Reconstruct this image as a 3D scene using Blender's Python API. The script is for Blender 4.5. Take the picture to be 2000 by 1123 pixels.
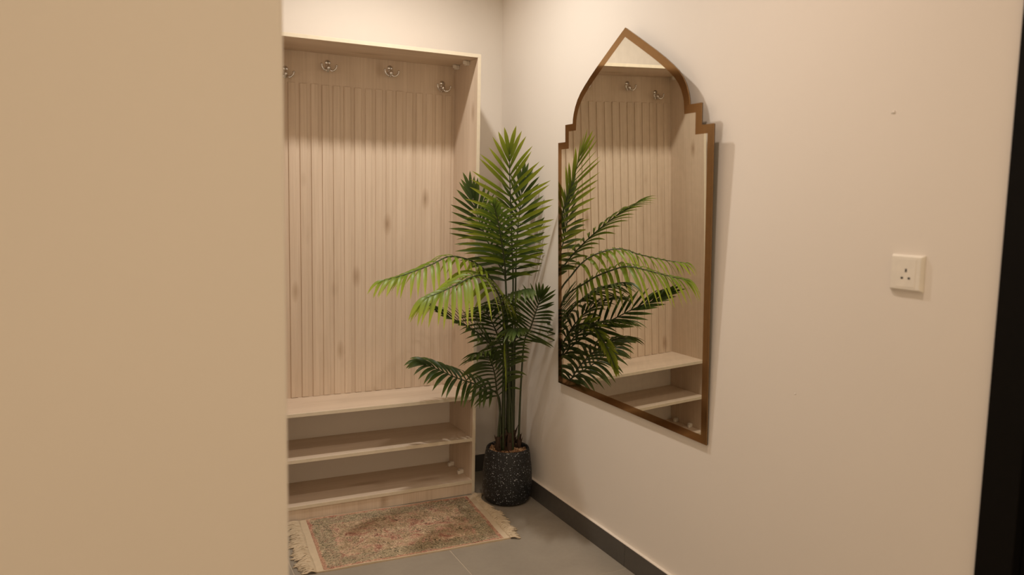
import bpy, bmesh, math, random
from mathutils import Vector, Matrix

random.seed(7)
for o in list(bpy.data.objects):
    bpy.data.objects.remove(o)
scene = bpy.context.scene
COL = scene.collection

# ------------------------------------------------------------------ camera
# world: right wall x = 0, back wall y = 0 (room at y < 0), floor z = 0
def camera():
    yaw, pitch, roll = 0.4586, -0.1063, 0.0199
    cy, sy, cp, sp = math.cos(yaw), math.sin(yaw), math.cos(pitch), math.sin(pitch)
    fwd = Vector((sy * cp, cy * cp, sp)); right = Vector((cy, -sy, 0)); up = right.cross(fwd)
    c, s = math.cos(roll), math.sin(roll)
    r = right * c + up * s; u = up * c - right * s
    m = Matrix((r, u, -fwd)).transposed().to_4x4()
    m.translation = Vector((-1.6727, -3.5488, 1.3736))
    cd = bpy.data.cameras.new('camera'); cd.sensor_width = 36; cd.lens = 1500.9 / 2000 * 36
    cd.clip_start = 0.02
    cd.dof.use_dof = True; cd.dof.focus_distance = 3.55; cd.dof.aperture_fstop = 2.6
    o = bpy.data.objects.new('camera', cd); o.matrix_world = m; COL.objects.link(o); scene.camera = o
camera()

# ------------------------------------------------------------------ light
W = bpy.data.worlds.new('world'); scene.world = W; W.use_nodes = True
W.node_tree.nodes['Background'].inputs[0].default_value = (1.0, 0.74, 0.47, 1)
W.node_tree.nodes['Background'].inputs[1].default_value = 0.96
CEIL = 2.75
# name, place, kind, watts, colour, beam angle
LAMPS = [('downlight_niche', (-0.69, -0.776, CEIL - 0.022), 'AREA', 13.5, (1.0, 0.935, 0.84), 144),
         ('downlight_hall', (-0.74, -2.02, CEIL - 0.022), 'AREA', 7.6, (1.0, 0.81, 0.66), 140),
         ('downlight_rear', (-1.42, -3.55, CEIL - 0.022), 'AREA', 8.0, (1.0, 0.79, 0.55), 140)]
for n, loc, kind, e, c, beam in LAMPS:
    ld = bpy.data.lights.new(n, kind); ld.energy = e; ld.color = c
    if kind == 'SPOT':
        ld.shadow_soft_size = 0.045; ld.spot_size = math.radians(beam); ld.spot_blend = 0.45
    else:
        ld.shape = 'DISK'; ld.size = 0.09; ld.spread = math.radians(beam)
    lo = bpy.data.objects.new(n, ld); lo.location = loc; COL.objects.link(lo)
scene.view_settings.view_transform = 'Standard'; scene.view_settings.look = 'None'
scene.view_settings.gamma = 1; scene.view_settings.use_curve_mapping = False
scene.view_settings.exposure = 0.0

# ------------------------------------------------------------------ materials
def new_mat(name):
    m = bpy.data.materials.new(name); m.use_nodes = True
    return m, m.node_tree, m.node_tree.nodes['Principled BSDF']
def node(nt, t, **kw):
    n = nt.nodes.new(t)
    for k, v in kw.items():
        setattr(n, k, v)
    return n
def ramp(nt, stops, fac=None):
    r = nt.nodes.new('ShaderNodeValToRGB'); el = r.color_ramp.elements
    while len(el) < len(stops): el.new(0.5)
    for e, (p, c) in zip(el, stops):
        e.position = p; e.color = (*c, 1)
    if fac: nt.links.new(fac, r.inputs[0])
    return r
def mapped(nt, scale, coord='Object', rot=(0, 0, 0), loc=(0, 0, 0)):
    t = nt.nodes.new('ShaderNodeTexCoord'); m = nt.nodes.new('ShaderNodeMapping')
    m.inputs['Scale'].default_value = scale; m.inputs['Rotation'].default_value = rot; m.inputs['Location'].default_value = loc
    nt.links.new(t.outputs[coord], m.inputs[0]); return m.outputs[0]
def noise(nt, vec, scale, detail=3, rough=0.5, dist=0.0):
    n = nt.nodes.new('ShaderNodeTexNoise')
    n.inputs['Scale'].default_value = scale; n.inputs['Detail'].default_value = detail
    n.inputs['Roughness'].default_value = rough; n.inputs['Distortion'].default_value = dist
    nt.links.new(vec, n.inputs['Vector']); return n.outputs['Fac']
def bump(nt, bs, h, strength, dist=0.002):
    b = nt.nodes.new('ShaderNodeBump'); b.inputs['Strength'].default_value = strength; b.inputs['Distance'].default_value = dist
    nt.links.new(h, b.inputs['Height']); nt.links.new(b.outputs[0], bs.inputs['Normal'])
def mixc(nt, fac, a, b, blend='MIX'):
    m = nt.nodes.new('ShaderNodeMix'); m.data_type = 'RGBA'; m.blend_type = blend
    if isinstance(fac, (int, float)): m.inputs[0].default_value = fac
    else: nt.links.new(fac, m.inputs[0])
    for i, v in ((6, a), (7, b)):
        if isinstance(v, tuple): m.inputs[i].default_value = (*v, 1)
        else: nt.links.new(v, m.inputs[i])
    return m.outputs[2]
def math_n(nt, op, a, b=None):
    m = nt.nodes.new('ShaderNodeMath'); m.operation = op
    for i, v in enumerate((a, b)):
        if v is None: continue
        if isinstance(v, (int, float)): m.inputs[i].default_value = v
        else: nt.links.new(v, m.inputs[i])
    return m.outputs[0]

def mat_paint(name, col, rough=0.55):
    m, nt, b = new_mat(name)
    v = mapped(nt, (1, 1, 1))
    f = noise(nt, v, 1.7, 3)
    r = ramp(nt, [(0.3, tuple(c * 0.975 for c in col)), (0.7, col)], f)
    nt.links.new(r.outputs[0], b.inputs['Base Color'])
    b.inputs['Roughness'].default_value = rough
    bump(nt, b, noise(nt, v, 220, 2), 0.10, 0.0008)
    return m
def mat_plain(name, col, rough=0.5, metal=0.0, spec=0.5):
    m, nt, b = new_mat(name)
    v = mapped(nt, (1, 1, 1)); f = noise(nt, v, 40, 2)
    r = ramp(nt, [(0.3, tuple(c * 0.94 for c in col)), (0.7, col)], f)
    nt.links.new(r.outputs[0], b.inputs['Base Color'])
    b.inputs['Roughness'].default_value = rough; b.inputs['Metallic'].default_value = metal
    b.inputs['Specular IOR Level'].default_value = spec
    return m
def mat_wood(name, axis, tint=1.0):
    # pale oak laminate, grain running along axis (0 = x, 2 = z)
    m, nt, b = new_mat(name)
    t = nt.nodes.new('ShaderNodeNewGeometry')
    def mp(scale):
        mm = nt.nodes.new('ShaderNodeMapping'); mm.inputs['Scale'].default_value = scale
        nt.links.new(t.outputs['Position'], mm.inputs[0]); return mm.outputs[0]
    fine = mp((1.2, 60, 60) if axis == 0 else (60, 60, 1.2))
    broad = mp((0.5, 9, 9) if axis == 0 else (9, 9, 0.5))
    warp = mp((2.2, 14, 14) if axis == 0 else (14, 14, 2.2))
    f1 = noise(nt, fine, 2.2, 5, 0.6); f2 = noise(nt, broad, 1.6, 3, 0.5, 0.3); f3 = noise(nt, warp, 1.0, 4, 0.6, 1.2)
    c1 = ramp(nt, [(0.25, (0.65 * tint, 0.525 * tint, 0.41 * tint)), (0.5, (0.71 * tint, 0.585 * tint, 0.47 * tint)), (0.78, (0.765 * tint, 0.64 * tint, 0.52 * tint))], f1)
    c2 = ramp(nt, [(0.3, (0.90, 0.87, 0.83)), (0.7, (1.03, 1.02, 1.0))], f2)
    c3 = ramp(nt, [(0.0, (0.74, 0.68, 0.62)), (0.30, (0.95, 0.94, 0.93)), (0.5, (1, 1, 1))], f3)
    # sparse knots
    kv = nt.nodes.new('ShaderNodeTexVoronoi'); kv.inputs['Scale'].default_value = 1.0
    nt.links.new(mp((1.3, 5.2, 5.2) if axis == 0 else (6.5, 6.5, 2.6)), kv.inputs['Vector'])
    kr = ramp(nt, [(0.0, (0.50, 0.42, 0.35)), (0.06, (0.74, 0.68, 0.62)), (0.15, (1, 1, 1))], kv.outputs['Distance'])
    col = mixc(nt, 1.0, c1.outputs[0], c2.outputs[0], 'MULTIPLY')
    col = mixc(nt, 1.0, col, c3.outputs[0], 'MULTIPLY')
    col = mixc(nt, 0.8, col, kr.outputs[0], 'MULTIPLY')
    nt.links.new(col, b.inputs['Base Color'])
    b.inputs['Roughness'].default_value = 0.48; b.inputs['Specular IOR Level'].default_value = 0.35
    bump(nt, b, f1, 0.08, 0.0006)
    return m
def mat_tile(name, col, rough):
    m, nt, b = new_mat(name)
    v = mapped(nt, (1, 1, 1)); f = noise(nt, v, 3.0, 6, 0.62, 0.4); g = noise(nt, v, 60, 3)
    r = ramp(nt, [(0.25, tuple(c * 0.86 for c in col)), (0.75, tuple(c * 1.10 for c in col))], f)
    nt.links.new(r.outputs[0], b.inputs['Base Color'])
    rr = ramp(nt, [(0.3, (rough - 0.05,) * 3), (0.7, (rough + 0.08,) * 3)], g); nt.links.new(rr.outputs[0], b.inputs['Roughness'])
    return m
def mat_leaf(name, base, mid, tip):
    m, nt, b = new_mat(name)
    uv = nt.nodes.new('ShaderNodeUVMap'); uv.uv_map = 'UVMap'
    sep = nt.nodes.new('ShaderNodeSeparateXYZ'); nt.links.new(uv.outputs[0], sep.inputs[0])
    r = ramp(nt, [(0.0, base), (0.5, mid), (0.95, tip)], sep.outputs[0])
    mp = nt.nodes.new('ShaderNodeMapping'); mp.inputs['Scale'].default_value = (1.5, 14, 1); nt.links.new(uv.outputs[0], mp.inputs[0])
    st = ramp(nt, [(0.3, (0.78, 0.80, 0.75)), (0.7, (1.06, 1.06, 1.0))], noise(nt, mp.outputs[0], 2.0, 3))
    col = mixc(nt, 1.0, r.outputs[0], st.outputs[0], 'MULTIPLY')
    nt.links.new(col, b.inputs['Base Color'])
    b.inputs['Roughness'].default_value = 0.42; b.inputs['Specular IOR Level'].default_value = 0.4
    tr = nt.nodes.new('ShaderNodeBsdfTranslucent'); nt.links.new(col, tr.inputs[0])
    mx = nt.nodes.new('ShaderNodeMixShader'); mx.inputs[0].default_value = 0.28
    nt.links.new(b.outputs[0], mx.inputs[1]); nt.links.new(tr.outputs[0], mx.inputs[2])
    nt.links.new(mx.outputs[0], nt.nodes['Material Output'].inputs[0])
    return m
def mat_terrazzo():
    m, nt, b = new_mat('black_terrazzo')
    v = mapped(nt, (1, 1, 1))
    vo = nt.nodes.new('ShaderNodeTexVoronoi'); vo.inputs['Scale'].default_value = 230; nt.links.new(v, vo.inputs['Vector'])
    sepc = nt.nodes.new('ShaderNodeSeparateColor'); nt.links.new(vo.outputs['Color'], sepc.inputs[0])
    dots = math_n(nt, 'LESS_THAN', vo.outputs['Distance'], math_n(nt, 'MULTIPLY', sepc.outputs[2], 0.46))
    some = math_n(nt, 'GREATER_THAN', sepc.outputs[0], 0.45)
    mask = math_n(nt, 'MULTIPLY', dots, some)
    chip = ramp(nt, [(0.0, (0.04, 0.046, 0.055)), (0.6, (0.20, 0.22, 0.25)), (1.0, (0.80, 0.84, 0.90))], sepc.outputs[1])
    col = mixc(nt, mask, (0.0075, 0.0085, 0.010), chip.outputs[0])
    nt.links.new(col, b.inputs['Base Color']); b.inputs['Roughness'].default_value = 0.55
    bump(nt, b, mask, 0.25, 0.0008)
    return m
def mat_rug():
    # faded oriental print laid over rug coordinates (UV 0..1)
    m, nt, b = new_mat('faded_oriental_weave')
    uv = nt.nodes.new('ShaderNodeUVMap'); uv.uv_map = 'UVMap'
    mp = nt.nodes.new('ShaderNodeMapping'); mp.inputs['Scale'].default_value = (1.5, 1.0, 1); nt.links.new(uv.outputs[0], mp.inputs[0])
    V = mp.outputs[0]
    patch = ramp(nt, [(0.30, (0.24, 0.115, 0.08)), (0.40, (0.46, 0.225, 0.165)), (0.48, (0.58, 0.42, 0.29)), (0.56, (0.36, 0.27, 0.16)), (0.64, (0.60, 0.33, 0.26)), (0.74, (0.52, 0.43, 0.28))], noise(nt, V, 6.5, 6, 0.72, 0.8))
    def lines(scale, mult, dist, w0, w1):
        n2 = noise(nt, V, scale, 2, 0.5, dist)
        a = math_n(nt, 'ABSOLUTE', math_n(nt, 'SUBTRACT', math_n(nt, 'FRACT', math_n(nt, 'MULTIPLY', n2, mult)), 0.5))
        return ramp(nt, [(w0, (1, 1, 1)), (w1, (0, 0, 0))], a).outputs[0]
    fade = ramp(nt, [(0.40, (0.05, 0.05, 0.05)), (0.58, (1, 1, 1))], noise(nt, V, 9.0, 4, 0.7)).outputs[0]
    fade2 = ramp(nt, [(0.42, (1, 1, 1)), (0.60, (0.05, 0.05, 0.05))], noise(nt, V, 8.0, 4, 0.7)).outputs[0]
    col = mixc(nt, math_n(nt, 'MULTIPLY', math_n(nt, 'MULTIPLY', lines(6.5, 7.0, 3.0, 0.07, 0.20), fade), 0.85), patch.outputs[0], (0.78, 0.62, 0.44))
    col = mixc(nt, math_n(nt, 'MULTIPLY', math_n(nt, 'MULTIPLY', lines(8.0, 7.0, 3.4, 0.08, 0.20), fade2), 0.95), col, (0.06, 0.045, 0.03))
    # border: sage guard band with a rose outer stripe, faded
    sep = nt.nodes.new('ShaderNodeSeparateXYZ'); nt.links.new(uv.outputs[0], sep.inputs[0])
    dx = math_n(nt, 'MULTIPLY', math_n(nt, 'MINIMUM', sep.outputs[0], math_n(nt, 'SUBTRACT', 1.0, sep.outputs[0])), 0.74)
    dy = math_n(nt, 'MULTIPLY', math_n(nt, 'MINIMUM', sep.outputs[1], math_n(nt, 'SUBTRACT', 1.0, sep.outputs[1])), 0.50)
    d = math_n(nt, 'MINIMUM', dx, dy)
    d = math_n(nt, 'ADD', d, math_n(nt, 'MULTIPLY', math_n(nt, 'SUBTRACT', noise(nt, V, 22, 3), 0.5), 0.03))
    band = math_n(nt, 'MULTIPLY', math_n(nt, 'GREATER_THAN', d, 0.016), math_n(nt, 'LESS_THAN', d, 0.085))
    col = mixc(nt, math_n(nt, 'MULTIPLY', band, 0.36), col, (0.42, 0.40, 0.27))
    col = mixc(nt, math_n(nt, 'MULTIPLY', math_n(nt, 'MULTIPLY', band, lines(13, 5.0, 3.0, 0.07, 0.17)), 0.8), col, (0.06, 0.05, 0.03))
    outer = math_n(nt, 'LESS_THAN', d, 0.013)
    col = mixc(nt, math_n(nt, 'MULTIPLY', outer, 0.45), col, (0.50, 0.22, 0.16))
    spk = ramp(nt, [(0.35, (0.55, 0.53, 0.50)), (0.65, (1.25, 1.24, 1.22))], noise(nt, V, 60, 3, 0.75))
    col = mixc(nt, 0.75, col, spk.outputs[0], 'MULTIPLY')
    nt.links.new(col, b.inputs['Base Color']); b.inputs['Roughness'].default_value = 0.92; b.inputs['Specular IOR Level'].default_value = 0.1
    bump(nt, b, noise(nt, V, 320, 2), 0.35, 0.001)
    return m

M = {}
M['wall'] = mat_paint('warm_white_wall_paint', (0.80, 0.74, 0.675))
M['ceiling'] = mat_paint('ceiling_paint', (0.80, 0.77, 0.72))
M['wood_v'] = mat_wood('oak_laminate_upright', 2)
M['wood_h'] = mat_wood('oak_laminate_level', 0)
M['edge'] = mat_plain('pale_edge_banding', (0.74, 0.645, 0.50), 0.4)
M['tile'] = mat_tile('grey_floor_tile', (0.30, 0.262, 0.215), 0.36)
M['skirt'] = mat_tile('dark_skirting_tile', (0.085, 0.077, 0.068), 0.38)
M['grout'] = mat_plain('pale_grout', (0.52, 0.44, 0.35), 0.9)
M['lip'] = mat_plain('pale_plaster_lip', (0.74, 0.66, 0.57), 0.7)
M['chrome'] = mat_plain('chrome', (0.72, 0.70, 0.68), 0.09, 1.0)
M['screw'] = mat_plain('dull_steel', (0.35, 0.33, 0.30), 0.35, 1.0)
M['mirror'] = mat_plain('silvered_glass', (0.82, 0.805, 0.74), 0.0, 1.0)
M['bronze'] = mat_plain('bronze_mirror_strip', (0.34, 0.205, 0.095), 0.10, 1.0)
M['backing'] = mat_plain('mirror_backing_board', (0.10, 0.07, 0.045), 0.7)
M['connector'] = mat_plain('white_plastic_connector', (0.78, 0.72, 0.64), 0.4)
M['plastic'] = mat_plain('white_switch_plastic', (0.83, 0.78, 0.70), 0.3)
M['dark'] = mat_plain('socket_hole_dark', (0.012, 0.009, 0.007), 0.8)
M['door'] = mat_plain('black_door_paint', (0.005, 0.0042, 0.0035), 0.6, 0.0, 0.10)
M['pot'] = mat_terrazzo()
M['stem'] = mat_plain('green_palm_stem', (0.035, 0.048, 0.015), 0.45)
M['sheath'] = mat_plain('brown_palm_sheath', (0.050, 0.026, 0.014), 0.8)
def chipmat():
    m, nt, b = new_mat('bark_chips'); v = mapped(nt, (1, 1, 1))
    r = ramp(nt, [(0.30, (0.10, 0.045, 0.02)), (0.5, (0.34, 0.18, 0.085)), (0.68, (0.62, 0.44, 0.27))], noise(nt, v, 75, 2, 0.6))
    nt.links.new(r.outputs[0], b.inputs['Base Color']); b.inputs['Roughness'].default_value = 0.8
    return m
M['chips'] = chipmat()
M['lime'] = mat_leaf('lime_lit_palm_leaf', (0.10, 0.155, 0.016), (0.26, 0.345, 0.028), (0.44, 0.49, 0.06))  # part real leaf tone, part light on the upper fronds put into the colour
M['deep'] = mat_leaf('deep_green_shaded_palm_leaf', (0.026, 0.046, 0.010), (0.046, 0.080, 0.014), (0.105, 0.145, 0.022))  # real deep green, darkened further with painted-in shade for the lower fronds
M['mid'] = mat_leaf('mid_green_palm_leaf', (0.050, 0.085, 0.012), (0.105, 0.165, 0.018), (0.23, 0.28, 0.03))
M['rug'] = mat_rug()
M['cream'] = mat_plain('cream_cotton', (0.62, 0.50, 0.355), 0.95, 0.0, 0.1)
M['lamp'] = None
def lampmat():
    m, nt, b = new_mat('lit_lamp_lens'); b.inputs['Emission Color'].default_value = (1, 0.82, 0.6, 1); b.inputs['Emission Strength'].default_value = 6
    return m
M['lamp'] = lampmat()

# ------------------------------------------------------------------ helpers
def link(name, me, mat, parent=None, loc=None):
    o = bpy.data.objects.new(name, me); COL.objects.link(o)
    if mat: me.materials.append(mat) if not me.materials else None
    if parent: o.parent = parent
    if loc is not None: o.location = loc
    return o
def mesh_of(bm, name, smooth=False):
    me = bpy.data.meshes.new(name); bm.normal_update(); bm.to_mesh(me); bm.free()
    if smooth:
        for p in me.polygons: p.use_smooth = True
    return me
def box_bm(size, bevel=0.0, segs=2, bm=None, at=(0, 0, 0)):
    own = bm is None
    if own: bm = bmesh.new()
    r = bmesh.ops.create_cube(bm, size=1.0)
    for v in r['verts']:
        v.co = Vector((v.co.x * size[0] + at[0], v.co.y * size[1] + at[1], v.co.z * size[2] + at[2]))
    if bevel > 0:
        es = list({e for v in r['verts'] for e in v.link_edges})
        bmesh.ops.bevel(bm, geom=es, offset=bevel, segments=segs, affect='EDGES', profile=0.6)
    return bm
def box(name, lo, hi, mat, parent=None, bevel=0.0, segs=2, origin=None):
    """box between two world corners; the object's origin is at its centre"""
    lo = Vector(lo); hi = Vector(hi); c = (lo + hi) / 2; s = hi - lo
    me = mesh_of(box_bm(s, bevel, segs), name)
    o = link(name, me, mat, parent)
    o.location = c - (parent_world(parent) if parent else Vector((0, 0, 0)))
    return o
def parent_world(p):
    v = Vector((0, 0, 0))
    while p:
        v += p.location; p = p.parent
    return v
def empty(name, loc, label=None, cat=None, group=None):
    o = bpy.data.objects.new(name, None); COL.objects.link(o); o.location = loc; o.empty_display_size = 0.05
    tag(o, label, cat, group); return o
def tag(o, label=None, cat=None, group=None, kind=None):
    if label: o['label'] = label
    if cat: o['category'] = cat
    if group: o['group'] = group
    if kind: o['kind'] = kind
    return o
def lathe_bm(prof, n=48):
    bm = bmesh.new(); rings = []
    for r, z in prof:
        if r < 1e-6: rings.append([bm.verts.new((0, 0, z))])
        else: rings.append([bm.verts.new((r * math.cos(2 * math.pi * k / n), r * math.sin(2 * math.pi * k / n), z)) for k in range(n)])
    for a, b in zip(rings, rings[1:]):
        for k in range(n):
            k2 = (k + 1) % n
            if len(a) == 1 and len(b) == 1: continue
            if len(a) == 1: bm.faces.new((a[0], b[k2], b[k]))
            elif len(b) == 1: bm.faces.new((a[k], a[k2], b[0]))
            else: bm.faces.new((a[k], a[k2], b[k2], b[k]))
    bmesh.ops.recalc_face_normals(bm, faces=bm.faces)
    return bm
def catmull(pts, per=6):
    P = [Vector(p) for p in pts]; P = [P[0] * 2 - P[1]] + P + [P[-1] * 2 - P[-2]]
    out = []
    for i in range(1, len(P) - 2):
        a, b, c, d = P[i - 1:i + 3]
        for k in range(per):
            t = k / per
            out.append(0.5 * ((2 * b) + (c - a) * t + (2 * a - 5 * b + 4 * c - d) * t * t + (3 * b - a - 3 * c + d) * t ** 3))
    out.append(P[-2]); return out
def tube_bm(pts, radii, n=8, bm=None):
    if bm is None: bm = bmesh.new()
    prev = None; rings = []; up = Vector((0.3, 0.2, 1)).normalized()
    for i, p in enumerate(pts):
        t = (pts[min(i + 1, len(pts) - 1)] - pts[max(i - 1, 0)]).normalized()
        if prev is None:
            a = t.cross(up); a = a.normalized() if a.length > 1e-3 else t.orthogonal().normalized()
        else:
            a = (prev - t * prev.dot(t)).normalized()
        prev = a; b = t.cross(a)
        r = radii[i] if isinstance(radii, (list, tuple)) else radii
        rings.append([bm.verts.new(p + (a * math.cos(2 * math.pi * k / n) + b * math.sin(2 * math.pi * k / n)) * r) for k in range(n)])
    for x, y in zip(rings, rings[1:]):
        for k in range(n):
            bm.faces.new((x[k], x[(k + 1) % n], y[(k + 1) % n], y[k]))
    bm.faces.new(rings[0][::-1]); bm.faces.new(rings[-1])
    return bm
def structure(o):
    o['kind'] = 'structure'; return o

# ------------------------------------------------------------------ room shell
XL, YP = -1.457, -2.30            # end of the partition block on the left
XFAR, YREAR = -3.0, -4.75
wr = structure(box('wall_right', (0, -2.54, 0), (0.12, 0.12, CEIL), M['wall']))
wr2 = structure(box('wall_right_rear', (0, YREAR, 0), (0.12, -3.56, CEIL), M['wall']))
wr3 = structure(box('wall_over_door', (0, -3.56, 2.16), (0.12, -2.54, CEIL), M['wall']))
wb = structure(box('wall_back', (XL, 0, 0), (0, 0.12, CEIL), M['wall']))
wl = structure(box('wall_left', (XFAR, YP, 0), (XL, 0.12, CEIL), M['wall'], bevel=0.004))
structure(box('wall_far_left', (XFAR - 0.12, YREAR, 0), (XFAR, YP, CEIL), M['wall']))
ce = structure(box('ceiling', (XFAR - 0.12, YREAR - 0.12, CEIL), (0.12, 0.12, CEIL + 0.1), M['ceiling']))
for n, loc, *_ in LAMPS:
    bm = lathe_bm([(0.058, 0.0), (0.080, 0.0), (0.080, -0.006), (0.076, -0.010), (0.060, -0.010), (0.056, -0.004), (0.058, 0.0)], 40)
    t = link('downlight_trim', mesh_of(bm, 'downlight_trim', True), M['plastic'], ce)
    t.location = Vector((loc[0], loc[1], CEIL)) - ce.location
    bm = lathe_bm([(0, -0.004), (0.056, -0.004), (0.056, 0.0), (0, 0.0)], 40)
    l = link('downlight_lens', mesh_of(bm, 'downlight_lens'), M['lamp'], t)
# two small blemishes in the right wall's paint
for (y, z, r) in ((-2.243, 1.618, 0.0055), (-1.9895, 0.858, 0.0035)):
    bm = bmesh.new(); bmesh.ops.create_icosphere(bm, subdivisions=2, radius=r)
    for v in bm.verts: v.co.x *= 0.35; v.co.z *= 0.7; v.co += Vector((random.uniform(-.1, .1) * r, random.uniform(-.3, .3) * r, random.uniform(-.3, .3) * r))
    o = link('paint_blob', mesh_of(bm, 'paint_blob', True), M['wall'], wr); o.location = Vector((0, y, z)) - wr.location

# floor: grout bed with raised tiles 0.6 x 1.2
fl = structure(box('floor', (XFAR - 0.12, YREAR - 0.12, -0.12), (0.12, 0.12, -0.0015), M['grout']))
TW, TL, GAP = 0.60, 1.20, 0.0032
tile_me = mesh_of(box_bm((TW - GAP, TL - GAP, 0.008), 0.0008, 1), 'floor_tile'); tile_me.materials.append(M['tile'])
ix0, iy0 = -0.575 - 0.6 * 4, -1.228 - 1.2 * 3
for i in range(6):
    for j in range(5):
        x0 = ix0 + TW * i; y0 = iy0 + TL * j
        x1, y1 = x0 + TW, y0 + TL
        if x0 > -0.01 or y0 > -0.01: continue
        ax, bx, ay, by = max(x0, XFAR), min(x1, -0.0), max(y0, YREAR), min(y1, 0.0)
        if ax >= bx or ay >= by: continue
        if ay >= YP - 0.001 and bx <= XL: continue
        me = tile_me
        if (bx - ax, by - ay) != (TW, TL):
            me = mesh_of(box_bm((bx - ax - GAP, by - ay - GAP, 0.008), 0.0008, 1), 'floor_tile_cut'); me.materials.append(M['tile'])
        o = link('floor_tile', me, None, fl); o.location = Vector(((ax + bx) / 2, (ay + by) / 2, -0.004)) - fl.location

# skirting of dark tile pieces with a pale lip on top
HB, BT = 0.087, 0.015
def skirting(name, pieces, axis, face, lipside):
    root = empty(name, (0, 0, 0)); structure(root)
    for a, b in pieces:
        g = 0.0006
        if axis == 'y':
            lo, hi = (face - BT, a + g, 0.0), (face, b - g, HB)
            l0, l1 = (face - BT + 0.0006, a, HB), (face, b, HB + 0.003)
        elif axis == 'x':
            lo, hi = (a + g, face - BT, 0.0), (b - g, face, HB)
            l0, l1 = (a, face - BT + 0.0006, HB), (b, face, HB + 0.003)
        else:       # 'Y': room lies on the +x side
            lo, hi = (face, a + g, 0.0), (face + BT, b - g, HB)
            l0, l1 = (face, a, HB), (face + BT - 0.0006, b, HB + 0.003)
        box('skirting_tile', lo, hi, M['skirt'], root, 0.0007, 1)
        box('plaster_lip', l0, l1, M['lip'], root, 0.0008, 1)
skirting('baseboard_right', [(-1.2127, -0.0122), (-2.4127, -1.2127), (-2.538, -2.4127)], 'y', 0.0, -1)
skirting('baseboard_back', [(-0.243, 0.0), (XL + BT, -1.178)], 'x', 0.0, -1)
skirting('baseboard_left', [(XL - 0.6, XL + BT), (XL - 1.2, XL - 0.6), (XFAR, XL - 1.2)], 'x', YP, -1)
skirting('baseboard_niche', [(YP, -0.45), (-0.45, 0.0)], 'Y', XL, 1)

# black door at the right edge
dr = empty('door_1', (0, -3.05, 0)); structure(dr)
def doorbox(n, lo, hi, b=0.003): return box(n, lo, hi, M['door'], dr, b, 2)
doorbox('door_frame', (-0.012, -2.620, 0), (0.12, -2.5395, 2.16))
doorbox('door_frame', (-0.012, -3.560, 0), (0.12, -3.480, 2.16))
doorbox('door_frame', (-0.012, -3.480, 2.085), (0.12, -2.620, 2.16))
leaf = doorbox('door_leaf', (0.012, -3.478, 0.006), (0.055, -2.622, 2.083))
h = box('door_handle', (-0.045, -3.42, 1.00), (-0.030, -3.30, 1.02), M['screw'], leaf, 0.004)
box('handle_stem', (-0.033, -3.415, 1.0), (0.012, -3.395, 1.02), M['screw'], dr, 0.004)

# ------------------------------------------------------------------ hall cabinet
G, D, HC, T = 0.244, 0.295, 2.0467, 0.0155
XI = -1.161                                # inner face of left side panel
ZB, ZM, ZL = 0.476, 0.274, 0.069
XR = -G - T                                # inner face of right side panel
cab = empty('hall_cabinet', ((XI + XR) / 2, -D / 2, 0),
            'tall pale oak hall cabinet with slatted back, coat hooks, bench and shoe shelves', 'cabinet')
def cb(n, lo, hi, m, par=cab, bev=0.0006): return box(n, lo, hi, m, par, bev, 1)
EB = 0.0012
def edge(par, lo, hi): return box('edge_band', lo, hi, M['edge'], par, 0.0004, 1)
sp = cb('side_panel', (XR, -D + EB, 0), (-G, -0.0005, HC - T), M['wood_v']); edge(sp, (XR, -D, 0), (-G, -D + EB, HC - T))
sp = cb('side_panel', (XI - T, -D + EB, 0), (XI, -0.0005, HC - T), M['wood_v']); edge(sp, (XI - T, -D, 0), (XI, -D + EB, HC - T))
tp = cb('top_panel', (XI - T, -D + EB, HC - T), (-G, -0.0005, HC), M['wood_h']); edge(tp, (XI - T, -D, HC - T), (-G, -D + EB, HC))
cb('back_panel', (XI, -0.016, ZB), (XR, -0.0005, HC - T), M['wood_v'])
for n, z in (('bench_board', ZB), ('shelf', ZM), ('shelf', ZL)):
    s = cb(n, (XI, -D + 0.002 + EB, z - T), (XR, -0.0005, z), M['wood_h']); edge(s, (XI, -D + 0.002, z - T), (XR, -D + 0.002 + EB, z))
cb('kick_board', (XI, -D + 0.006, 0.0005), (XR, -D + 0.0205, ZL - T - 0.0005), M['wood_v'])
PIT, SW = 0.0493, 0.0305
for k in range(-2, 16):
    x0 = -1.0449 + PIT * k + random.uniform(-0.0008, 0.0008)
    zt = 1.893 + random.uniform(-0.0015, 0.0015)
    cb('slat', (x0, -0.0215, ZB + 0.0005 + random.uniform(0, .0015)), (x0 + SW, -0.0158, zt), M['wood_v'], cab, 0.0012)
# plastic corner connectors
def connector(x, y, z, sx, sz):
    # two-piece block: cap on the panel and cap on the shelf
    bm = box_bm((0.020, 0.022, 0.020), 0.003, 2)
    bm = box_bm((0.017, 0.017, 0.017), 0.004, 2, bm, (-sx * 0.0145, -0.010, -0.0012 * sz))
    o = link('corner_connector', mesh_of(bm, 'corner_connector'), M['connector'], cab)
    o.location = Vector((x - sx * 0.0102, y, z + sz * 0.0102)) - cab.location
for y in (-0.068, -0.192):
    connector(XR, y, HC - T, 1, -1); connector(XI, y, HC - T, -1, -1)
    connector(XR, y + 0.008, ZL, 1, 1); connector(XI, y + 0.008, ZL, -1, 1)
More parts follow.
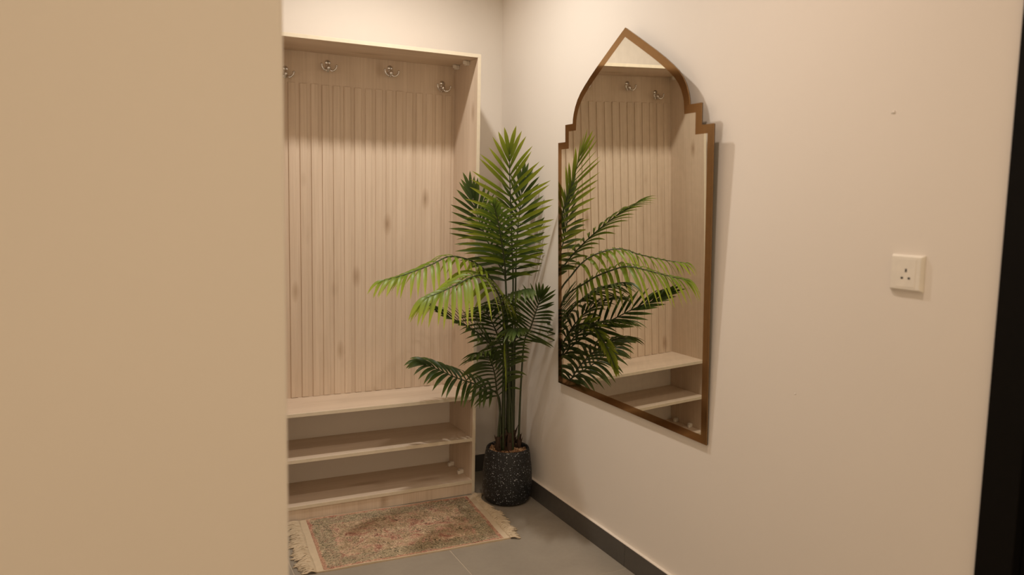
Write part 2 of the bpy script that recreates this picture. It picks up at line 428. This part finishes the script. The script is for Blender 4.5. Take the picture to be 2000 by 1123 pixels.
# coat hooks
def sphere_bm(bm, c, r, sc=(1, 1, 1), u=14, v=9):
    q = bmesh.ops.create_uvsphere(bm, u_segments=u, v_segments=v, radius=r)
    for w in q['verts']: w.co = Vector((w.co.x * sc[0] + c[0], w.co.y * sc[1] + c[1], w.co.z * sc[2] + c[2]))
def coat_hook(x, z, tilt):
    y = -0.016
    bm = bmesh.new()
    sphere_bm(bm, (0, -0.001, 0.020), 0.0135, (1, 0.40, 0.85), 20, 12)     # upper rosette
    sphere_bm(bm, (0, -0.001, -0.008), 0.0125, (0.95, 0.5, 1.15), 20, 12)  # lower rosette
    sphere_bm(bm, (0, -0.003, 0.007), 0.0095, (1, 0.55, 1.1), 16, 10)      # waist
    sphere_bm(bm, (0, -0.019, -0.004), 0.0105, (0.95, 0.9, 1.25), 18, 12)  # pear-shaped boss
    tube_bm([Vector((0, -0.002, -0.004)), Vector((0, -0.018, -0.005))], [0.0085, 0.0085], 14, bm)
    h = link('coat_hook', mesh_of(bm, 'coat_hook', True), M['chrome'], cab)
    h.location = Vector((x, y, z)) - cab.location; h.rotation_euler = (0, tilt, 0)
    tag(h, 'chrome double coat hook')
    for s in (-1, 1):
        bm = bmesh.new()
        pts = catmull([(s * 0.003, -0.018, -0.010), (s * 0.012, -0.024, -0.0175), (s * 0.022, -0.028, -0.0165), (s * 0.030, -0.031, -0.007), (s * 0.0325, -0.032, 0.002)], 6)
        tube_bm(pts, [0.0058 - 0.0022 * i / (len(pts) - 1) for i in range(len(pts))], 10, bm)
        sphere_bm(bm, (s * 0.033, -0.0322, 0.0045), 0.0058)
        link('prong', mesh_of(bm, 'prong', True), M['chrome'], h)
    bm = bmesh.new(); sphere_bm(bm, (0, -0.0062, 0.021), 0.0045, (1, 0.45, 1))
    link('screw', mesh_of(bm, 'screw', True), M['screw'], h)
for x, z, t in ((-1.058, 1.930, 0.05), (-0.871, 1.973, 0.03), (-0.583, 1.976, 0.06), (-0.325, 1.929, 0.10)):
    coat_hook(x, z, t)

# ------------------------------------------------------------------ arched mirror
YC = -1.155
half = [(0.0, 2.022), (0.10, 1.963), (0.185, 1.912), (0.232, 1.882), (0.275, 1.852), (0.306, 1.828), (0.330, 1.803), (0.348, 1.776), (0.360, 1.748), (0.3655, 1.728), (0.367, 1.711),
        (0.426, 1.711), (0.426, 1.641), (0.485, 1.641), (0.485, 0.605)]
outline = [(d, z) for d, z in half] + [(-d, z) for d, z in half[:0:-1]]       # d > 0 towards the back wall
def offset_poly(P, w):
    n = len(P); area = sum(P[i][0] * P[(i + 1) % n][1] - P[(i + 1) % n][0] * P[i][1] for i in range(n)); sg = 1 if area > 0 else -1
    out = []
    for i in range(n):
        a, b, c = Vector(P[i - 1]), Vector(P[i]), Vector(P[(i + 1) % n])
        e1 = (b - a).normalized(); e2 = (c - b).normalized()
        n1 = Vector((-e1.y, e1.x)) * sg; n2 = Vector((-e2.y, e2.x)) * sg
        m = (n1 + n2); m = m / max(m.dot(m) / 2, 0.15) * 1.0
        out.append(b + m * w * (1.0))
    return out
# local frame: origin at the foot of the mirror, leaning forward from the wall at the top
MB, MC = 0.0305, -0.006
mir = empty('wall_mirror', (-0.0095, YC, 0.605), 'large pointed-arch wall mirror with stepped shoulders and bronze border', 'mirror')
nrm = Vector((-1, MC, -MB)).normalized()          # faces into the room
zl = (Vector((0, 0, 1)) - nrm * nrm.z).normalized(); yl = zl.cross(nrm).normalized()
rotm = Matrix((nrm, yl, zl)).transposed()          # local x = out of wall, y = along wall, z = up
mir.rotation_mode = 'QUATERNION'; mir.rotation_quaternion = rotm.to_quaternion()
sy = 1 if yl.y > 0 else -1
def prism(name, poly, x0, x1, mat, holes=None, parent=mir):
    bm = bmesh.new()
    f = [bm.verts.new((x1, sy * p[0], p[1] - 0.605)) for p in poly]; b = [bm.verts.new((x0, sy * p[0], p[1] - 0.605)) for p in poly]
    n = len(poly)
    if holes is None:
        bm.faces.new(f); bm.faces.new(b[::-1])
        for i in range(n): bm.faces.new((f[i], b[i], b[(i + 1) % n], f[(i + 1) % n]))
    else:
        g = [bm.verts.new((x1, sy * p[0], p[1] - 0.605)) for p in holes]; k = [bm.verts.new((x0, sy * p[0], p[1] - 0.605)) for p in holes]
        for i in range(n):
            j = (i + 1) % n
            bm.faces.new((f[i], f[j], g[j], g[i])); bm.faces.new((b[j], b[i], k[i], k[j]))
            bm.faces.new((f[i], b[i], b[j], f[j])); bm.faces.new((g[j], k[j], k[i], g[i]))
    bmesh.ops.recalc_face_normals(bm, faces=bm.faces)
    return link(name, mesh_of(bm, name), mat, parent)
inner = [(p.x, p.y) for p in offset_poly(outline, 0.0285)]
prism('mirror_glass', inner, 0.0005, 0.0030, M['mirror'])
tag(prism('bronze_border', outline, 0.0005, 0.0030, M['bronze'], inner), 'bronze-tinted mirror strip border')
back = [(p.x, p.y) for p in offset_poly(outline, 0.0008)]
prism('backing_board', back, -0.0035, 0.0004, M['backing'])

# ------------------------------------------------------------------ wall socket
sk = empty('wall_socket', (0, -2.3152, 1.2307), 'white square three-pin power socket on the right wall', 'socket')
def sk_box(n, lo, hi, m, bev, par=sk): return box(n, lo, hi, m, par, bev, 3)
sy0, sz0, s2 = -2.3152, 1.2307, 0.0435
bm = bmesh.new()
back_r = [(0, -s2, -s2), (0, s2, -s2), (0, s2, s2), (0, -s2, s2)]
mid = [(-0.003, *p[1:]) for p in back_r]; fr = [(-0.0105, p[1] * 0.90, p[2] * 0.90) for p in back_r]
R3 = [[bm.verts.new(p) for p in ring] for ring in (back_r, mid, fr)]
for a, b in zip(R3, R3[1:]):
    for i in range(4): bm.faces.new((a[i], a[(i + 1) % 4], b[(i + 1) % 4], b[i]))
bm.faces.new(R3[2]); bm.faces.new(R3[0][::-1]); bmesh.ops.recalc_face_normals(bm, faces=bm.faces)
bmesh.ops.bevel(bm, geom=[e for e in bm.edges if all(v.co.x < -0.002 for v in e.verts)], offset=0.0010, segments=2, affect='EDGES')
link('face_plate', mesh_of(bm, 'face_plate'), M['plastic'], sk)
sk_box('socket_insert', (-0.0112, sy0 - 0.027, sz0 - 0.034), (-0.0095, sy0 + 0.023, sz0 + 0.034), M['plastic'], 0.0006)
for (a, b, wy, hz) in ((-0.0015, 0.0065, 0.0045, 0.0085), (0.0078, -0.0120, 0.0062, 0.0050), (-0.0108, -0.0120, 0.0062, 0.0050)):
    sk_box('pin_hole', (-0.0115, sy0 + a - wy / 2, sz0 + b - hz / 2), (-0.0105, sy0 + a + wy / 2, sz0 + b + hz / 2), M['dark'], 0.0)

# ------------------------------------------------------------------ rug
A, B_, C_, D_ = Vector((-1.040, -0.300, 0)), Vector((-1.071, -0.792, 0)), Vector((-0.335, -0.811, 0)), Vector((-0.297, -0.322, 0))
rug = empty('rug', ((-0.69), -0.55, 0), 'small faded rose and olive oriental rug with cream fringe on grey tiles', 'rug')
def rp(u, v):     # u across (left..right), v from the cabinet (0) to the front (1)
    return (A * (1 - u) + D_ * u) * (1 - v) + (B_ * (1 - u) + C_ * u) * v
def wave(u, v):
    return 0.0009 * (math.sin(u * 19 + v * 4) + math.sin(v * 13 + u * 7)) + 0.0016
def slab(name, us, vs, th, mat, uvmap=True, lift=None):
    bm = bmesh.new(); uvl = bm.loops.layers.uv.new('UVMap'); off = parent_world(rug)
    top = [[None] * len(vs) for _ in us]; bot = [[None] * len(vs) for _ in us]; uvd = {}
    for i, u in enumerate(us):
        for j, v in enumerate(vs):
            p = rp(u, v); w = wave(u, v) if lift is None else lift(u, v)
            p2 = Vector((p.x, p.y, max(0.0, w - 0.0006)))
            top[i][j] = bm.verts.new(p2 + Vector((0, 0, th)) - off); bot[i][j] = bm.verts.new(Vector((p.x, p.y, 0.0003)) - off)
            uvd[top[i][j]] = uvd[bot[i][j]] = (u, 1 - v)
    ni, nj = len(us), len(vs)
    for i in range(ni - 1):
        for j in range(nj - 1):
            bm.faces.new((top[i][j], top[i][j + 1], top[i + 1][j + 1], top[i + 1][j]))
            bm.faces.new((bot[i][j], bot[i + 1][j], bot[i + 1][j + 1], bot[i][j + 1]))
    for j in range(nj - 1):
        bm.faces.new((top[0][j], bot[0][j], bot[0][j + 1], top[0][j + 1])); bm.faces.new((top[-1][j + 1], bot[-1][j + 1], bot[-1][j], top[-1][j]))
    for i in range(ni - 1):
        bm.faces.new((top[i + 1][0], bot[i + 1][0], bot[i][0], top[i][0])); bm.faces.new((top[i][-1], bot[i][-1], bot[i + 1][-1], top[i + 1][-1]))
    bmesh.ops.recalc_face_normals(bm, faces=bm.faces)
    for f in bm.faces:
        for l in f.loops: l[uvl].uv = uvd[l.vert]
    return link(name, mesh_of(bm, name, False), mat, rug)
lin = lambda a, b, n: [a + (b - a) * i / n for i in range(n + 1)]
slab('woven_field', lin(0, 1, 40), lin(0, 1, 28), 0.0050, M['rug'])
slab('side_binding', lin(0, 1, 40), lin(1.0002, 1.010, 1), 0.0056, M['cream'])
slab('side_binding', lin(0, 1, 40), lin(-0.008, -0.0002, 1), 0.0050, M['cream'])
BW = 0.040
slab('end_band', lin(-BW, -0.0002, 2), lin(-0.004, 1.006, 28), 0.0046, M['cream'])
slab('end_band', lin(1.0002, 1 + BW, 2), lin(-0.004, 1.006, 28), 0.0046, M['cream'])
def fringe(side):
    bm = bmesh.new(); off = parent_world(rug); n = 105
    for k in range(n):
        v = -0.004 + 1.012 * (k + 0.5) / n
        swirl = 0.014 * math.sin(v * 9.0 + side) + 0.010 * math.sin(v * 23.0)
        L = (0.050 if side > 0 else 0.058) + 0.010 * math.sin(v * 31) + random.uniform(-0.008, 0.010)
        p0 = rp(1 + BW - 0.004 if side > 0 else -BW + 0.004, v) + Vector((0, 0, 0.0042))
        for q in range(3):
            j = lambda s: random.uniform(-s, s)
            pts = [p0 + Vector((j(.002), j(.003), 0)),
                   p0 + Vector((side * L * 0.35 + j(.003), swirl * 0.4 + j(.005), 0.0035 + random.uniform(0, .005))),
                   p0 + Vector((side * L * 0.7 + j(.004), swirl * 0.8 + j(.008), 0.001 + random.uniform(0, .004))),
                   p0 + Vector((side * L + j(.006), swirl + j(.012), -0.0015))]
            tube_bm(catmull(pts, 2), [0.0021, 0.0021, 0.0020, 0.0020, 0.0019, 0.0018, 0.0016], 4, bm)
    for w in bm.verts:
        d = Vector((w.co.x + 0.133, w.co.y + 0.418))
        if d.length < 0.119:
            d = d.normalized() * 0.119; w.co.x = d.x - 0.133; w.co.y = d.y - 0.418
        w.co = Vector((w.co.x, w.co.y, max(w.co.z, 0.0004))) - off
    o = link('fringe', mesh_of(bm, 'fringe', True), M['cream'], rug); o['kind'] = 'stuff'
fringe(1); fringe(-1)

# ------------------------------------------------------------------ potted palm
PC = Vector((-0.133, -0.418, 0))
palm = empty('potted_palm', PC, 'tall artificial palm in a speckled black pot in the corner', 'plant')
prof = [(0, 0.0005), (0.082, 0.0005), (0.095, 0.004), (0.105, 0.014), (0.112, 0.032), (0.1155, 0.06), (0.1165, 0.095), (0.1155, 0.13), (0.1125, 0.17), (0.1075, 0.21),
        (0.1025, 0.240), (0.0995, 0.252), (0.0965, 0.256), (0.0930, 0.2535), (0.0915, 0.245), (0.0900, 0.232), (0, 0.231)]
link('pot', mesh_of(lathe_bm(prof, 64), 'pot', True), M['pot'], palm)
bm = bmesh.new(); rnd = random.Random(3)
for k in range(240):
    r = 0.083 * math.sqrt(rnd.random()); a = rnd.random() * 6.283; s = rnd.uniform(0.0045, 0.0085)
    q = bmesh.ops.create_icosphere(bm, subdivisions=1, radius=s)
    m = Matrix.Rotation(rnd.random() * 6, 3, 'Z') @ Matrix.Rotation(rnd.uniform(-.5, .5), 3, 'X')
    for v in q['verts']:
        v.co = m @ Vector((v.co.x * 1.3, v.co.y * 0.9, v.co.z * 0.6)) + Vector((r * math.cos(a), r * math.sin(a), 0.2350 + rnd.uniform(0, 0.012)))
o = link('bark_chips', mesh_of(bm, 'bark_chips'), M['chips'], palm); o['kind'] = 'stuff'
# brown sheathed stem bases
for (dx, dy, hgt, r) in ((-0.050, -0.008, 0.095, 0.0125), (-0.026, -0.010, 0.11, 0.012), (-0.004, -0.027, 0.115, 0.013), (0.014, -0.008, 0.12, 0.0135), (0.034, 0.014, 0.11, 0.012), (0.050, -0.010, 0.095, 0.0115)):
    bm = bmesh.new(); z0 = 0.215
    tube_bm(catmull([(dx, dy, z0), (dx * 1.05, dy, z0 + hgt * 0.5), (dx * 1.1, dy, z0 + hgt)], 4), [r * 1.1, r * 1.1, r * 1.05, r, r, r * .95, r * .9, r * .85, r * .7], 10, bm)
    for q in range(5):
        a = q * 2.4 + dx * 80; zz = z0 + hgt * (0.35 + 0.14 * q); d = Vector((math.cos(a), math.sin(a), 0))
        b0 = Vector((dx * 1.05, dy, zz)) + d * r * 0.8
        tube_bm([b0, b0 + d * 0.006 + Vector((0, 0, 0.018)), b0 + d * 0.013 + Vector((0, 0, 0.036))], [0.0045, 0.0028, 0.0004], 5, bm)
    link('stem_sheath', mesh_of(bm, 'stem_sheath', True), M['sheath'], palm)

CAMV = Vector((-0.44, -0.89, 0.10))
def clampp(p):
    p = p.copy()
    if p.y < -0.63:
        p.x = min(p.x, -0.012 if p.z < 0.60 else -0.058)
    else: p.x = min(p.x, -0.010)
    p.y = min(p.y, -0.010)
    if p.x < -0.236 and p.z < 2.06 and p.y > -0.301: p.y = -0.301
    return p
def leaflet_into(bm, base, d, nrm, L, Wd, droop, rnd, N=8):
    uvl = bm.loops.layers.uv.verify()
    g = Vector((0, 0, -1)); rows = []; uvs = {}
    roll = rnd.uniform(-0.35, 0.35)
    bend = rnd.uniform(-0.06, 0.06)
    sd = d.cross(nrm).normalized()
    pos = []
    for i in range(N + 1):
        s = i / N
        pos.append(base + d * L * s + g * droop * L * (s ** 2.1) + sd * bend * L * s * s)
    # keep the arc length after drooping
    al = sum((pos[i + 1] - pos[i]).length for i in range(N)); k = L / al
    pos = [base + (p - base) * k for p in pos]
    for i in range(N + 1):
        s = i / N
        t = (pos[min(i + 1, N)] - pos[max(i - 1, 0)]).normalized()
        w = t.cross(nrm).normalized(); n2 = w.cross(t)
        w = w * math.cos(roll) + n2 * math.sin(roll); n2 = w.cross(t)
        prof = (0.30 + 0.70 * min(1, s / 0.30) ** 0.8) * (1 - max(0, (s - 0.55) / 0.45) ** 1.7) + 0.02
        hw = Wd * 0.53 * prof
        c = clampp(pos[i])
        row = [bm.verts.new(clampp(c - w * hw + n2 * hw * 0.30) - PC), bm.verts.new(c - PC), bm.verts.new(clampp(c + w * hw + n2 * hw * 0.30) - PC)]
        for q, v in enumerate(row): uvs[v] = (s, q / 2)
        rows.append(row)
    fs = []
    for a, b in zip(rows, rows[1:]):
        for q in range(2): fs.append(bm.faces.new((a[q], a[q + 1], b[q + 1], b[q])))
    for f in fs:
        f.smooth = True
        for l in f.loops: l[uvl].uv = uvs[l.vert]
stuff_bm = bmesh.new(); stuff_bm.loops.layers.uv.new('UVMap')
def frond(root, pts, face, L, pairs, mat, start=0.35, droop=0.25, width=0.0155, a0=62, a1=12, single=True, seed=1, side=None, tuck=0.0, lopsided=(1, 1), lpow=1.0):
    """petiole from the pot, rachis through pts, a row of leaflets on either side"""
    rnd = random.Random(seed)
    base = [Vector((PC.x + root[0], PC.y + root[1], 0.23))]
    P = [Vector(p) for p in pts]
    m1 = base[0].lerp(P[0], 0.45); m1.x = base[0].x + (P[0].x - base[0].x) * 0.30; m1.y = base[0].y + (P[0].y - base[0].y) * 0.30
    line = catmull(base + [m1] + P, 8)
    line = [clampp(p) for p in line]
    n = len(line)
    rad = [0.0052 * (1 - 0.78 * i / (n - 1)) + 0.0004 for i in range(n)]
    fo = link('frond', mesh_of(tube_bm([p - PC for p in line], rad, 7), 'frond', True), M['stem'], palm)
    # rachis = the part of the line that runs through pts
    k0 = 16; rl = line[k0:]; cum = [0.0]
    for a, b in zip(rl, rl[1:]): cum.append(cum[-1] + (b - a).length)
    tot = cum[-1]
    def at(s):
        x = s * tot
        for i in range(len(rl) - 1):
            if cum[i + 1] >= x or i == len(rl) - 2:
                f = (x - cum[i]) / max(1e-9, cum[i + 1] - cum[i]); return rl[i].lerp(rl[i + 1], f), (rl[min(i + 2, len(rl) - 1)] - rl[max(i - 1, 0)]).normalized()
    F = Vector(face).normalized()
    for k in range(pairs):
        u = k / (pairs - 1)
        s = start + (1 - start) * (u ** 0.92)
        p, t = at(min(s, 0.999))
        if side is not None:
            sd = Vector(side); sd = (sd - t * sd.dot(t)).normalized(); nn = sd.cross(t).normalized()
            if nn.dot(F) < 0: nn = -nn
        else:
            nn = (F - t * F.dot(t)).normalized(); sd = t.cross(nn).normalized()
        for sg in (-1, 1):
            ang = math.radians(a0 + (a1 - a0) * u ** lpow + rnd.uniform(-4, 4))
            prof = (0.72 + 0.28 * math.sin(min(1, u / 0.4) * math.pi / 2)) * (1 - 0.42 * max(0, (u - 0.45) / 0.55) ** 1.3)
            ln = L * prof * rnd.uniform(0.93, 1.05) * lopsided[0 if sg < 0 else 1]
            d = (t * math.cos(ang) + sd * sg * math.sin(ang) + nn * (0.10 + tuck)).normalized()
            args = (p, d, nn, ln, width * rnd.uniform(0.88, 1.1), droop * rnd.uniform(0.8, 1.2), rnd)
            if single:
                bm = bmesh.new(); bm.loops.layers.uv.new('UVMap'); leaflet_into(bm, *args)
                link('leaflet', mesh_of(bm, 'leaflet', True), M[mat], fo)
            else:
                leaflet_into(stuff_bm, *args)
    return fo
# tall lime frond standing in front of the wall corner
frond((0.012, -0.004), [(-0.12, -0.415, 1.004), (-0.141, -0.44, 1.17), (-0.17, -0.48, 1.332), (-0.203, -0.53, 1.487), (-0.222, -0.56, 1.590)], (-0.44, -0.85, 0.30), 0.222, 16, 'lime', 0.18, 0.10, 0.0160, 70, 8, True, 11, lpow=1.9)
# dark upright frond by the cabinet edge
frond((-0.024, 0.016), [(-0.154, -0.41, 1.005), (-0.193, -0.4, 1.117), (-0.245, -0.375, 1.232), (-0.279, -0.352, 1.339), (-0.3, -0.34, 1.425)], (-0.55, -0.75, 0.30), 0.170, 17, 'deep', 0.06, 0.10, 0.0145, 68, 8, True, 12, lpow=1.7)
# frond arching towards the camera
frond((-0.006, -0.030), [(-0.159, -0.42, 1.006), (-0.19, -0.47, 1.104), (-0.25, -0.56, 1.211), (-0.323, -0.67, 1.312), (-0.376, -0.75, 1.365)], (-0.30, -0.45, 0.85), 0.200, 17, 'mid', 0.10, 0.30, 0.0150, 70, 8, True, 13, lpow=1.7)
# two lime fronds reaching out to the left
frond((-0.020, -0.004), [(-0.165, -0.42, 0.912), (-0.241, -0.44, 1.045), (-0.33, -0.46, 1.121), (-0.46, -0.495, 1.152), (-0.565, -0.53, 1.119), (-0.69, -0.57, 1.085), (-0.785, -0.6, 1.067)], (-0.05, -0.25, 1), 0.160, 18, 'lime', 0.28, 0.95, 0.0150, 70, 14, True, 14, lpow=1.8)
frond((-0.034, -0.022), [(-0.177, -0.43, 0.89), (-0.267, -0.53, 1.016), (-0.358, -0.617, 1.073), (-0.417, -0.66, 1.083), (-0.505, -0.7, 1.057), (-0.595, -0.73, 1.028), (-0.655, -0.75, 1.013)], (-0.15, -0.50, 0.87), 0.230, 19, 'lime', 0.20, 1.00, 0.0170, 74, 14, True, 15, lpow=1.9)
# dark frond seen edge-on, pointing up to the left
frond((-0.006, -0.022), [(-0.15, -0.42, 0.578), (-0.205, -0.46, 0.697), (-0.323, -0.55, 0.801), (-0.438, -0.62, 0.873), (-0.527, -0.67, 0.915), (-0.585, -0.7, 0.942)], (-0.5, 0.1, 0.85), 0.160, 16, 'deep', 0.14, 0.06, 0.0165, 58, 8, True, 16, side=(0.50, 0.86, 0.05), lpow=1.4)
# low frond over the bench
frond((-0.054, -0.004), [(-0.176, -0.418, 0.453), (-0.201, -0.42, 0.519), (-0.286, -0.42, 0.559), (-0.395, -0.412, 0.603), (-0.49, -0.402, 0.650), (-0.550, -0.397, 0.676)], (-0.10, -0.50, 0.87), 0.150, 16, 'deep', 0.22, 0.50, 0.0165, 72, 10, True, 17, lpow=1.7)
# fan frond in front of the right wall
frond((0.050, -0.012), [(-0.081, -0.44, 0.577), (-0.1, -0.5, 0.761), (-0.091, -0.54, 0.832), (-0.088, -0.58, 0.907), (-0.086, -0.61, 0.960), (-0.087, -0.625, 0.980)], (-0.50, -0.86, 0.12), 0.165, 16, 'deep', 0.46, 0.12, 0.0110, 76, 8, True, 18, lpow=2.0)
# lime frond drooping straight towards the camera, seen edge-on in front of the stems
frond((0.012, -0.032), [(-0.150, -0.435, 0.64), (-0.190, -0.50, 0.790), (-0.235, -0.585, 0.830), (-0.262, -0.645, 0.770), (-0.278, -0.69, 0.695), (-0.286, -0.71, 0.645)], (-0.6, -0.5, 0.4), 0.085, 13, 'lime', 0.42, 0.15, 0.0140, 42, 10, True, 23, side=(0.44, 0.89, 0.0))
# fuller foliage behind and inside the crown (leaflets joined)
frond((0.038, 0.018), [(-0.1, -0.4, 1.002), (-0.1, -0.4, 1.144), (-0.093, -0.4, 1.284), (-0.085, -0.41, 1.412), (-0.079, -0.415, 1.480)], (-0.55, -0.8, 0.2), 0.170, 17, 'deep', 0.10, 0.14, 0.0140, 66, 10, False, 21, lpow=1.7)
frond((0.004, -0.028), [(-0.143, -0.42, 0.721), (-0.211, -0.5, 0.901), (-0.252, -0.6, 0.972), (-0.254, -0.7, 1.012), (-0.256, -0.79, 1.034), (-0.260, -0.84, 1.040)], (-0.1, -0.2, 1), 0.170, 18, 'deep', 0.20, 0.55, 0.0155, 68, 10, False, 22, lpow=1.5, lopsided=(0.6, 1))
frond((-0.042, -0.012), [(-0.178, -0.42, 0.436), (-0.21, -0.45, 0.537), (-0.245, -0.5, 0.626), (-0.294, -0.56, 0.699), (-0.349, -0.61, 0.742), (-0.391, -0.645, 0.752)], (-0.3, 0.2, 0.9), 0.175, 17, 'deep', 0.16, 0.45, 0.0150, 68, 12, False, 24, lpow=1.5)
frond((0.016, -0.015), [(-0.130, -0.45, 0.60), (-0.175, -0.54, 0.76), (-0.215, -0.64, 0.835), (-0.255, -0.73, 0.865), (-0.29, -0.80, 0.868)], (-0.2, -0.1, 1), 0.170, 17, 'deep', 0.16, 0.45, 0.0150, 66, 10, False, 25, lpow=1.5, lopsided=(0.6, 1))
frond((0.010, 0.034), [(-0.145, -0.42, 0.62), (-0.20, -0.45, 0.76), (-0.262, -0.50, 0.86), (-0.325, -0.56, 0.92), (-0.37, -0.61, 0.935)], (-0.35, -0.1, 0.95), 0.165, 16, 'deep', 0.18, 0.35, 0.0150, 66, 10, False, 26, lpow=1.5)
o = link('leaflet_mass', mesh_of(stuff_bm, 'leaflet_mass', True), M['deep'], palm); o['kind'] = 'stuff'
